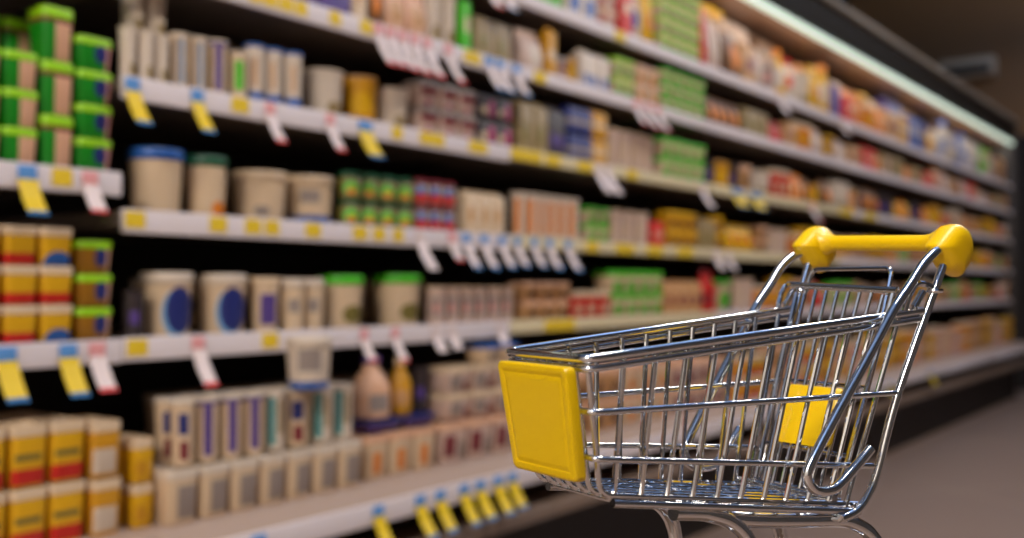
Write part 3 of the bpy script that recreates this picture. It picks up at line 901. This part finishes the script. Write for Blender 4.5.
for i, (px, st, h) in enumerate(TOP):
    nx = TOP[i + 1][0] if i + 1 < len(TOP) else px + 5
    wd = along(nx) - along(px)
    block(Z_S2, px, nx - .6, st, max(.06, wd / max(1, round(wd / .1))), h)
# slabs of cheese stacked at the back of the top shelf, seen above the front packs
_r = random.Random(5)
_y = 3.45
while _y < 8.95:
    st_ = _r.choice(('brown_box', 'tan_bag', 'brown_bag', 'orange_bag', 'tan_box', 'pale_bag', 'gold_tub') if _y < 6 else ('dark_box', 'purple_box', 'navy_box', 'brown_box', 'tan_box', 'pale_bag', 'white_box'))
    n_ = _r.choice((1, 2, 3))
    block(Z_S2, 0, 0, st_, .1, _r.uniform(.25, .325), y01=(_y, min(_y + .105 * n_, 9.05)), out=-.15, note='back of', tiers=4 if st_ == 'gold_tub' else 1)
    _y += .105 * n_ + .01
rnd = random.Random(11)
PAL = {
    Z_S3: [('brown_bag', 'tan_box', 'olive', 'red_box', 'pink_tub', 'tan_bag', 'orange_bag', 'orange_tub', 'khaki_box', 'pale_bag'), .12],
    Z_S4: [('orange_tub', 'gold_tub', 'grey_lab', 'red_tub', 'orange_cup', 'white_cup', 'brown_bag', 'orange_bag', 'yellow_bag', 'tan_tub', 'dark_cup'), .125],
    Z_S5: [('yellow_bag', 'gold_tub', 'tan_tub', 'orange_tub', 'green_stack', 'pale_cup', 'gold_bot', 'red_tub', 'brown_bag'), .12],
    Z_S6: [('tan_tub', 'orange_tub', 'brown_bag', 'yellow_bag', 'gold_tub', 'green_stack', 'pale_cup', 'red_bag', 'grey_lab'), .125],
    Z_DECK: [('orange_tub', 'gold_tub', 'yellow_plain', 'pink_tub', 'tan_tub', 'tray_cream', 'yellow_big'), .19],
}
FIX = {Z_S3: {3: ['brown_bag', 'khaki_box', 'red_bag', 'tan_box', 'orange_tub', 'pale_bag', 'gold_tub', 'pink_tub']},
       Z_S4: {3: ['orange_cup', 'dark_cup', 'tan_tub', 'white_cup', 'red_tub', 'orange_bag', 'brown_bag']},
       Z_S5: {3: ['gold_tub', 'yellow_bag', 'tan_tub', 'pale_cup', 'orange_tub']}}
for z, (pal, hh) in PAL.items():
    for b in range(3, 7):
        y, yend = BAYS[b][0] + .012, BAYS[b][1] - .01
        last = None
        k = 0
        fixed = FIX.get(z, {}).get(b, [])
        while y < yend - .05:
            st = fixed[k] if k < len(fixed) else rnd.choice([p for p in pal if p in ST and p != last])
            k += 1
            last = st
            wd = rnd.uniform(.075, .1)
            n = rnd.choice((1, 2, 2, 3))
            ye = min(y + wd * n, yend)
            tiers = rnd.choice((1, 2)) if ST[st][0] == 'tub' else 1
            if z == Z_DECK:
                tiers = 2 if ST[st][0] == 'tub' else 1
            hgt = hh * rnd.uniform(.75, 1.12)
            block(z, 0, 0, st, wd, hgt, tiers=tiers, y01=(y, ye), out=.02 if z == Z_DECK else -.018)
            y = ye + rnd.choice((.004, .006, .05))
place_blocks()
flush()


# ------------------------------------------------------------------ price tags hanging from the rails
def tag_mesh(kind, w, h):
    key = ('tag', kind, round(w, 3), round(h, 3))
    if key in MESHC:
        return MESHC[key]
    top, mid, bot = {'yellow': (T_BLUE, T_YEL, T_DBLUE), 'white': (T_PINK, T_WHITE, T_RED), 'blue': (T_BLUE, T_WHITE, T_DBLUE), 'plain': (T_WHITE, T_WHITE, T_WHITE)}[kind]
    res = []
    # clip that grips the rail, then the card swinging out below it
    bm = bmesh.new()
    box(bm, .0006, .003, -w * .46, w * .46, -.004, .020, bev=.0006)
    o = mesh_obj('clip', bm, top)
    res.append(('clip', o.data)); bpy.data.objects.remove(o)
    bm = bmesh.new()
    sg = [(0, 0), (.16, 0), (.5, 0), (.88, 1), (1, 1)]
    rows = []
    for s, _ in sg:
        x = .0022 + h * (.30 * s + .22 * s * s)
        z = -.004 - h * math.sqrt(max(0, 1)) * (.92 * s - .06 * s * s)
        rows.append([bm.verts.new((x + dx, y, z)) for dx in (0, .0008) for y in (-w / 2, w / 2)])
    for i in range(len(rows) - 1):
        a, b2 = rows[i], rows[i + 1]
        mi = 1 if sg[i][1] else 0
        for q in ((a[0], a[1], b2[1], b2[0]), (a[2], b2[2], b2[3], a[3]), (a[0], b2[0], b2[2], a[2]), (a[1], a[3], b2[3], b2[1])):
            bm.faces.new(q).material_index = mi
    bm.faces.new((rows[0][0], rows[0][2], rows[0][3], rows[0][1]))
    bm.faces.new((rows[-1][0], rows[-1][1], rows[-1][3], rows[-1][2])).material_index = 1
    o = mesh_obj('card', bm, [mid, bot], smooth=False)
    res.append(('card', o.data)); bpy.data.objects.remove(o)
    MESHC[key] = res
    return res


TAGS = {}


def price_tag(px, z, kind='white', w=.036, h=.075, turn=0.0):
    out = .1635 if z == Z_DECK else .002
    y = along(px, out)
    TAGS.setdefault((kind, z, at_bay(y)), []).append((y, out, w, h, turn))


for px, z, kd, w_, h_ in (
        (27, 1.10, 'yellow', .04, .075), (90, 1.10, 'white', .036, .062), (6, .795, 'yellow', .042, .08), (68, .795, 'yellow', .04, .08), (97, .795, 'white', .038, .075),
        (132, Z_S4, 'yellow', .036, .08), (197, Z_S4, 'yellow', .034, .078), (270, Z_S4, 'white', .03, .076), (330, Z_S4, 'white', .03, .076), (365, Z_S4, 'yellow', .052, .08),
        (198, Z_S6, 'white', .036, .086), (364, Z_S6, 'white', .03, .06), (395, Z_S6, 'white', .03, .068), (436, Z_S6, 'plain', .04, .05), (452, Z_S6, 'plain', .04, .045), (500, Z_S6, 'plain', .04, .045),
        (378, Z_S3, 'white', .036, .098), (390, Z_S3, 'white', .036, .095), (402, Z_S3, 'white', .036, .098), (414, Z_S3, 'white', .036, .10), (427, Z_S3, 'white', .036, .10), (448, Z_S3, 'white', .034, .10),
        (489, Z_S3, 'blue', .04, .09), (500, Z_S3, 'blue', .04, .09), (516, Z_S3, 'blue', .04, .085),
        (636, Z_S3, 'white', .045, .075), (647, Z_S3, 'white', .045, .08), (658, Z_S3, 'white', .045, .08),
        (490, Z_S2, 'white', .05, .07), (506, Z_S2, 'blue', .05, .06), (780, Z_S2, 'plain', .07, .08), (842, Z_S2, 'plain', .07, .07),
        (420, Z_S5, 'plain', .04, .09), (452, Z_S5, 'white', .036, .06), (466, Z_S5, 'blue', .036, .085), (484, Z_S5, 'blue', .036, .085), (502, Z_S5, 'blue', .036, .08), (517, Z_S5, 'blue', .036, .075), (534, Z_S5, 'blue', .036, .075),
        (549, Z_S5, 'blue', .038, .08), (568, Z_S5, 'blue', .038, .085), (716, Z_S5, 'plain', .06, .06), (728, Z_S5, 'plain', .05, .06),
        (598, Z_S4, 'plain', .05, .085), (608, Z_S4, 'plain', .05, .085), (702, Z_S4, 'plain', .05, .085), (738, Z_S4, 'yellow', .12, .06), (756, Z_S4, 'yellow', .12, .06), (812, Z_S4, 'white', .06, .08),
        (258, Z_DECK, 'yellow', .042, .085), (378, Z_DECK, 'yellow', .038, .085), (420, Z_DECK, 'yellow', .038, .082), (440, Z_DECK, 'yellow', .038, .082), (464, Z_DECK, 'yellow', .038, .082), (480, Z_DECK, 'yellow', .042, .08),
        (498, Z_DECK, 'yellow', .042, .08), (512, Z_DECK, 'yellow', .04, .075), (888, Z_DECK, 'yellow', .05, .08), (930, Z_DECK, 'yellow', .06, .08)):
    price_tag(px, z, kd, w_ * .88, h_ * .95)
TLOOK = {'yellow': 'yellow price tag with blue ends', 'white': 'white price tag with red end', 'blue': 'white price tag with blue ends', 'plain': 'plain white price tag'}
for (kd, z, b), items in TAGS.items():
    items.sort()
    for i, (y, out, w_, h_, turn) in enumerate(items):
        root = empty('rail_price_tag', (-D + out, y, z - RH * .1 if z != Z_DECK else z - .042))
        for pn, me in tag_mesh(kd, w_, h_):
            o = bpy.data.objects.new(pn, me)
            COL.objects.link(o)
            o.parent = root
        rail = SHELFNAME[z] if z in SHELFNAME else 'shelf'
        pos = (ORD[i] + ' from left, ') if len(items) > 1 else ''
        tag(root, f'{TLOOK[kd]}, {pos}{rail} rail of {BAYNAME[b]}', 'price tag', 'hanging price tags on the shelf rails')

# ------------------------------------------------------------------ grey unit on the far wall
vu = empty('ventilation_unit', (-2.2, 9.998, 2.80))
tag(vu, 'grey box unit mounted high on the dark end wall', 'ventilation unit')
bm = bmesh.new()
box(bm, -.23, .23, -.16, 0, 0, .17, bev=.012)
mesh_obj('housing', bm, mat('grey_unit_housing', (226, 206, 174), .5), vu)
bm = bmesh.new()
box(bm, -.20, .20, -.168, -.159, .02, .10, bev=.004)
mesh_obj('grille', bm, mat('dark_unit_grille', (40, 38, 40), .5), vu)

# ------------------------------------------------------------------ stand under the trolley (below the picture)
KS = 0.6 / 1.05
W0 = -.455                                   # wheel contact height in trolley units
th = R(35)
rv, fv = Vector((CS, SN, 0)), Vector((-SN, CS, 0))
cpos = rv * (.2 * KS) + fv * (1.05 * KS)
Uv = -math.cos(th) * rv - math.sin(th) * fv
CART_RZ = math.atan2(Uv.y, Uv.x)
CART_Z = CAM_H + KS * W0
st = empty('display_stand', (cpos.x, cpos.y, 0), CART_RZ)
tag(st, 'low wooden display stand carrying the small trolley', 'stand')
WOOD = mat('brown_stand_wood', (96, 70, 50), .5, noise=.3)
bm = bmesh.new()
box(bm, -.17, .12, -.085, .085, CART_Z - .018, CART_Z, bev=.003)
mesh_obj('stand_top', bm, WOOD, st)
for sx in (-.15, .10):
    for sy in (-.065, .065):
        bm = bmesh.new()
        loft(bm, [(0, .011, .011, .003), (CART_Z - .0183, .015, .015, .003)], 2)
        o = mesh_obj('leg', bm, WOOD, st)
        o.location = (sx, sy, 0)

# ------------------------------------------------------------------ shopping trolley
cart = empty('shopping_trolley', (cpos.x, cpos.y, CART_Z), CART_RZ)
tag(cart, 'chrome wire shopping trolley with yellow handle and yellow front panel', 'shopping trolley')


def C(u, v, w):
    return Vector((u * KS, v * KS, (w - W0) * KS))


def wire(name, pts, r, parent=cart, n=10, closed=False, m=CHROME, label=None):
    bm = bmesh.new()
    tube(bm, [C(*p) for p in pts], r * KS, n, closed)
    o = mesh_obj(name, bm, m, parent)
    if label:
        o['label'] = label
    return o


def lerp(a, b, t):
    return tuple(a[i] + (b[i] - a[i]) * t for i in range(3))


rF, rR = (.2084, .0628, -.0621), (-.2393, .088, -.0261)
bF, bR = (.1838, .0490, -.1887), (-.1514, .0707, -.2337)


def side(s, p):
    return (p[0], p[1] * s, p[2])


def loop_round(front, rear, rad=.018, dw=0.0, tail=None):
    pts = [side(1, rear), side(1, front), side(-1, front), side(-1, rear)]
    pts = [(p[0], p[1], p[2] + dw) for p in pts]
    return fillet(pts, rad, 6)


# rim: an upper and a lower wire running round the front
wire('rim_wire', loop_round(rF, rR, .014), .0043, n=12)
wire('rim_wire', loop_round((rF[0] - .0012, rF[1] - .0006, rF[2] - .0088), (rR[0] + .002, rR[1] - .001, rR[2] - .0092), .014), .0034)
# the two belts
wire('belt_wire', loop_round((.1992, .0578, -.1091), (-.2030, .0827, -.1137), .012), .0031)
wire('belt_wire', loop_round((.1912, .0532, -.1510), (-.1680, .0765, -.1893), .012), .0031)
# U wires: down the near side, across the bottom, up the far side
for i in range(10):
    t_, b_ = lerp(rF, rR, .094 + .0818 * i), lerp(bF, bR, .055 + .091 * i)
    t_ = (t_[0], t_[1] - .0042, t_[2] - .004)
    b_ = (b_[0], b_[1] - .0042, b_[2])
    wire('basket_wire', fillet([side(1, t_), side(1, b_), side(-1, b_), side(-1, t_)], .009, 5), .0026, n=8)
# last side wires by the rear opening
for s in (1, -1):
    t_, b_ = lerp(rF, rR, .925), lerp(bF, bR, .955)
    wire('basket_wire', [side(s, (t_[0], t_[1] - .004, t_[2] - .004)), side(s, (b_[0], b_[1] - .004, b_[2]))], .0029, n=8)
# front wires bending under to run along the bottom
for i in range(7):
    q = (i - 3) / 3
    tt, bb_ = (rF[0] - .0045, q * (rF[1] - .006), rF[2] - .004), (bF[0] - .003, q * (bF[1] - .003), bF[2] + .004)
    rr = (bR[0] - .004, q * (bR[1] - .004), bR[2] + .004)
    wire('front_wire', fillet([tt, bb_, rr], .012, 5), .0027, n=8)
# edge wires of the floor
for s in (1, -1):
    wire('floor_edge_wire', [side(s, (bF[0] - .016, bF[1] - .001, bF[2] - .0045)), side(s, (bR[0] - .002, bR[1], bR[2] - .003))], .0040)
wire('floor_edge_wire', [(bR[0] + .002, -bR[1], bR[2] - .006), (bR[0] + .002, bR[1], bR[2] - .006)], .0040)
wire('floor_edge_wire', [(-.118, -.066, -.2215), (-.118, .066, -.2215)], .0055)

# rear posts and the bent handle tubes with their open hooks
post = [(-.2790, .0920, .0370), (-.2735, .0926, .026), (-.2037, .0827, -.1138), (-.1759, .0764, -.1971), (-.1625, .0745, -.2205), (-.145, .0733, -.2350), (-.1200, .0727, -.2400)]
tub = [(-.2690, .0900, .0440), (-.2480, .0926, .0370), (-.2273, .0925, .0237), (-.2040, .0910, 0.0), (-.1779, .0896, -.0253), (-.1361, .0868, -.0764), (-.0874, .0834, -.1350),
       (-.0575, .0812, -.1735), (-.0515, .0803, -.1880), (-.0628, .0795, -.2010), (-.0846, .0794, -.2052), (-.1062, .0799, -.1991), (-.1463, .0854, -.1673)]
for s in (1, -1):
    wire('rear_post', spline([side(s, p) for p in post], 5), .0047, n=12)
    tb = [(p[0], p[1] + .0045, p[2]) for p in tub]
    wire('handle_tube', spline([side(s, p) for p in tb], 6), .0054, n=12)

# handle: bar and two rounded corner shells
handle = empty('handle', C(-.286, 0, .05))
handle.parent = cart
handle.rotation_euler = (R(-2.1), 0, 0)


def shell(s):
    """plump rounded guitar-pick shell, thickest at its middle"""
    bm = bmesh.new()
    rc, cu, cw = .0275, -.005, -.004
    import math as _m
    hull = []
    corners = [(.034, -.002), (-.007, -.032)]
    pts2 = [(cu + rc * _m.cos(a * _m.pi / 24), cw + rc * _m.sin(a * _m.pi / 24)) for a in range(48)]
    for (cx_, cy_) in corners:
        pts2 += [(cx_ - .0035 + .0035 * _m.cos(a * _m.pi / 8), cy_ + .0035 * _m.sin(a * _m.pi / 8)) for a in range(16)]
    pts2 = sorted(set((round(a, 6), round(b, 6)) for a, b in pts2))

    def half(seq):
        h_ = []
        for p in seq:
            while len(h_) > 1 and (h_[-1][0] - h_[-2][0]) * (p[1] - h_[-2][1]) - (h_[-1][1] - h_[-2][1]) * (p[0] - h_[-2][0]) <= 0:
                h_.pop()
            h_.append(p)
        return h_
    hull = half(pts2)[:-1] + half(pts2[::-1])[:-1]
    T = .0165
    levels = [(-1, .35), (-.95, .56), (-.85, .73), (-.66, .88), (-.4, .97), (-.15, 1.0), (.15, 1.0), (.4, .97), (.66, .88), (.85, .73), (.95, .56), (1, .35)]
    prev = None
    ctr = (.002, -.004)
    for k, (lv, sc) in enumerate(levels):
        rg = [bm.verts.new(((ctr[0] + (u - ctr[0]) * sc) * KS, (s * (.092) + lv * T) * KS, (ctr[1] + (w_ - ctr[1]) * sc) * KS)) for u, w_ in hull]
        if prev:
            for i in range(len(rg)):
                bm.faces.new((prev[i], prev[(i + 1) % len(rg)], rg[(i + 1) % len(rg)], rg[i]))
        else:
            bm.faces.new(rg[::-1])
        prev = rg
    bm.faces.new(prev)
    # collar narrowing onto the bar
    cb = []
    for lv, r_ in ((.009, .0200), (.016, .0150), (.0225, .0115), (.030, .0098)):
        cb.append([bm.verts.new(((-.001 + r_ * .95 * math.cos(2 * math.pi * k / 20)) * KS, s * (.092 - lv) * KS, (.002 + r_ * math.sin(2 * math.pi * k / 20)) * KS)) for k in range(20)])
    for a, b2 in zip(cb, cb[1:]):
        for k in range(20):
            bm.faces.new((a[k], a[(k + 1) % 20], b2[(k + 1) % 20], b2[k]))
    bm.faces.new(cb[0]); bm.faces.new(cb[-1])
    return mesh_obj('handle_cap', bm, YEL2, handle)


shell(1)
shell(-1)
bm = bmesh.new()
tube(bm, [Vector((-.001 * KS, v * KS, .002 * KS)) for v in (-.075, .075)], .0094 * KS, 20)
mesh_obj('handle_bar', bm, YEL2, handle)

# yellow front panel: slab with a raised rim and a sunk middle field
bm = bmesh.new()
TLp, TRp, BLp, BRp = (.2195, -.0531, -.0665), (.2195, .0531, -.0665), (.2033, -.0484, -.1693), (.2033, .0484, -.1693)


def panel_ring(inset, du, n=5, rad=.006):
    """rounded outline of the panel, inset from its edge, pushed du along its thickness"""
    c = []
    A = (-1, 1), (1, 1), (1, -1), (-1, -1)
    out = []
    hh = .0514 - inset
    for kx, (sx, sz) in enumerate(A):
        for k in range(n):
            a = R(90 * k / (n - 1)) + R({(-1, 1): 90, (1, 1): 0, (1, -1): -90, (-1, -1): 180}[(sx, sz)])
            r_ = max(rad - inset * .5, .002)
            tz = sz * (hh - r_) + r_ * math.sin(a)
            f_ = (tz / .0514 + 1) / 2
            hv = .0484 + (.0531 - .0484) * f_ - inset
            tv = sx * (hv - r_) + r_ * math.cos(a)
            u_ = .2085 + (.2250 - .2085) * f_
            out.append((u_ + du, tv - .0005, -.1712 + (.1020) * f_))
    # order: keep counter-clockwise
    order = out[n:2 * n] + out[0:n] + out[3 * n:4 * n] + out[2 * n:3 * n]
    return order


secs = [(.002, -.0125), (0, -.0105), (0, -.002), (.0012, -.0004), (.003, 0), (.0075, 0), (.0084, -.0008), (.0100, -.0008), (.0108, -.0003), (.014, -.0003)]
prev = None
for ins, du in secs:
    rg = [bm.verts.new(C(*p)) for p in panel_ring(ins, du)]
    if prev:
        for i in range(len(rg)):
            bm.faces.new((prev[i], prev[(i + 1) % len(rg)], rg[(i + 1) % len(rg)], rg[i]))
    else:
        bm.faces.new(rg[::-1])
    prev = rg
bm.faces.new(prev)
o = mesh_obj('front_panel', bm, YEL, cart)
o['label'] = 'yellow plastic front panel'

# hinged rear gate with the yellow seat plate
gate = empty('rear_gate', C(-.2189, 0, -.001))
gate.parent = cart
GATE0 = C(-.2189, 0, -.001)


def gwire(name, pts, r, n=8, m=CHROME):
    bm = bmesh.new()
    tube(bm, [C(*p) - GATE0 for p in pts], r * KS, n)
    return mesh_obj(name, bm, m, gate)


def gpt(v, f, du=0.0):
    """a spot on the gate plane: f = 0 at the rod, 1 at the bottom"""
    return (-.2210 + (.2210 - .1349) * f + du, v * (1 - .18 * f), -.0023 + (-.2250 + .0023) * f)


gwire('gate_rod', [(-.2195, -.0711, .0022), (-.2195, .0711, -.0040)], .0042, 10)
for i in range(6):
    v = -.0385 + .0154 * i
    gwire('gate_bar', [gpt(v, -.006), gpt(v, 1)], .0023)
for v in (-.054, .054):
    gwire('gate_bar', [gpt(v, .03), gpt(v, 1)], .0024)
for s in (-1, 1):
    gwire('gate_bar', [gpt(s * .066, .02), gpt(s * .069, .97)], .0032)
gwire('gate_rod', [gpt(-.060, .478, -.003), gpt(.062, .478, -.003)], .0024)
gwire('gate_rod', [gpt(-.066, .80, -.003), gpt(.068, .80, -.003)], .0024)
gwire('gate_rod', [gpt(-.068, .985, -.003), gpt(.068, .985, -.003)], .0030)
# carrying loop above the rod
gwire('gate_loop', fillet([gpt(-.058, .10, -.004), gpt(-.054, -.105, -.004), gpt(.054, -.105, -.004), gpt(.060, .22, -.004)], .010, 5), .0026, 8)
# seat plate
bm = bmesh.new()
rows_ = []
for f_, hvL, hvR in ((.49, -.036, .036), (.50, -.0395, .0395), (.62, -.0400, .0400), (.72, -.0440, .0420), (.755, -.044, .0405), (.77, -.040, .036)):
    rows_.append((f_, hvL, hvR))
for du in (.0045, .012):
    for f_, l_, r_ in rows_:
        for q in (0, .06, .5, .94, 1):
            edge = -.003 if q in (0, 1) else 0
            bm.verts.new(C(*gpt(l_ + (r_ - l_) * q, f_, du + (edge if du > .01 else 0))) - GATE0)
bm.verts.ensure_lookup_table()
NR, NC = len(rows_), 5
V_ = lambda k, i, j: bm.verts[k * NR * NC + i * NC + j]
for k in (0, 1):
    for i in range(NR - 1):
        for j in range(NC - 1):
            bm.faces.new((V_(k, i, j), V_(k, i, j + 1), V_(k, i + 1, j + 1), V_(k, i + 1, j)))
for i in range(NR - 1):
    for j in (0, NC - 1):
        bm.faces.new((V_(0, i, j), V_(0, i + 1, j), V_(1, i + 1, j), V_(1, i, j)))
for j in range(NC - 1):
    for i in (0, NR - 1):
        bm.faces.new((V_(0, i, j), V_(0, i, j + 1), V_(1, i, j + 1), V_(1, i, j)))
o = mesh_obj('seat_plate', bm, YEL2, gate)
o['label'] = 'yellow plastic seat plate'

# hinge hooks gripping the rear posts
for s in (1, -1):
    hk = wire('hinge_hook', spline([side(s, p) for p in ((-.2085, .0865, -.030), (-.2125, .0870, -.018), (-.2192, .0880, -.0054), (-.2294, .0885, .0028), (-.2489, .0890, .0022), (-.2590, .0905, -.0035))], 5), .0032, n=8)
    wire('hinge_stub', [side(s, (-.2235, .0880, -.0225)), side(s, (-.2395, .0885, -.0050))], .0042, n=10)
    bm = bmesh.new()
    c0 = C(*side(s, (-.2585, .0905, -.0040)))
    tube(bm, [c0 + Vector((math.cos(a * math.pi / 8) * .0072 * KS, math.sin(a * math.pi / 8) * .0072 * KS, .0)) for a in range(16)], .0026 * KS, 8, closed=True)
    mesh_obj('hinge_ring', bm, CHROME, cart)

# chassis tubes and legs
for s in (1, -1):
    leg_r = [(.050, .0430, -.2170), (.0, .0500, -.2290), (-.080, .0570, -.2390), (-.128, .0615, -.2440), (-.1500, .0640, -.2495), (-.1740, .0672, -.2630), (-.1930, .0700, -.2880), (-.2030, .0720, -.3250), (-.2060, .0730, -.3900)]
    wire('rear_leg', spline([side(s, p) for p in leg_r], 5), .0082, n=14)
    leg_f = [(.085, .0400, -.2120), (.050, .0425, -.2165), (.0389, .0444, -.2195), (.0200, .0470, -.2262), (.0030, .0495, -.2385), (-.0085, .0515, -.2560), (-.0150, .0530, -.2900), (-.0150, .0540, -.3300), (-.010, .0540, -.3900)]
    wire('front_leg', spline([side(s, (p[0] + .004, p[1] + .003, p[2])) for p in leg_f], 5), .0080, n=14)
    wire('base_rail', [side(s, (-.004, .057, -.385)), side(s, (-.206, .073, -.385))], .0050)
wire('base_rail', [(-.208, -.075, -.385), (-.208, .075, -.385)], .0050)
wire('base_rail', [(-.006, -.058, -.385), (-.006, .058, -.385)], .0050)
for u0, v0 in ((-.006, .057), (-.006, -.057), (-.206, .073), (-.206, -.073)):
    cst = empty('caster', C(u0, v0, -.39))
    cst.parent = cart
    bm = bmesh.new()
    for sv in (-.010, .010):
        box(bm, -.018 * KS, .008 * KS, (sv - .0015) * KS, (sv + .0015) * KS, -.042 * KS, .0)
    box(bm, -.010 * KS, .010 * KS, -.0115 * KS, .0115 * KS, -.002 * KS, .004 * KS)
    mesh_obj('fork', bm, CHROME, cst)
    bm = bmesh.new()
    cc = Vector((-.010 * KS, 0, (-.455 + .390 + .0285) * KS))
    sec = [(.0075, .010), (.0275, .0085), (.0283, .006), (.0283, -.006), (.0275, -.0085), (.0075, -.010)]
    rings = [[bm.verts.new(cc + Vector((r_ * math.cos(2 * math.pi * k / 24), vv, r_ * math.sin(2 * math.pi * k / 24))) * KS) for k in range(24)] for r_, vv in sec]
    for a, b2 in zip(rings, rings[1:]):
        for k in range(24):
            bm.faces.new((a[k], a[(k + 1) % 24], b2[(k + 1) % 24], b2[k]))
    bm.faces.new(rings[0]); bm.faces.new(rings[-1][::-1])
    mesh_obj('wheel', bm, BLACK_RUB, cst)
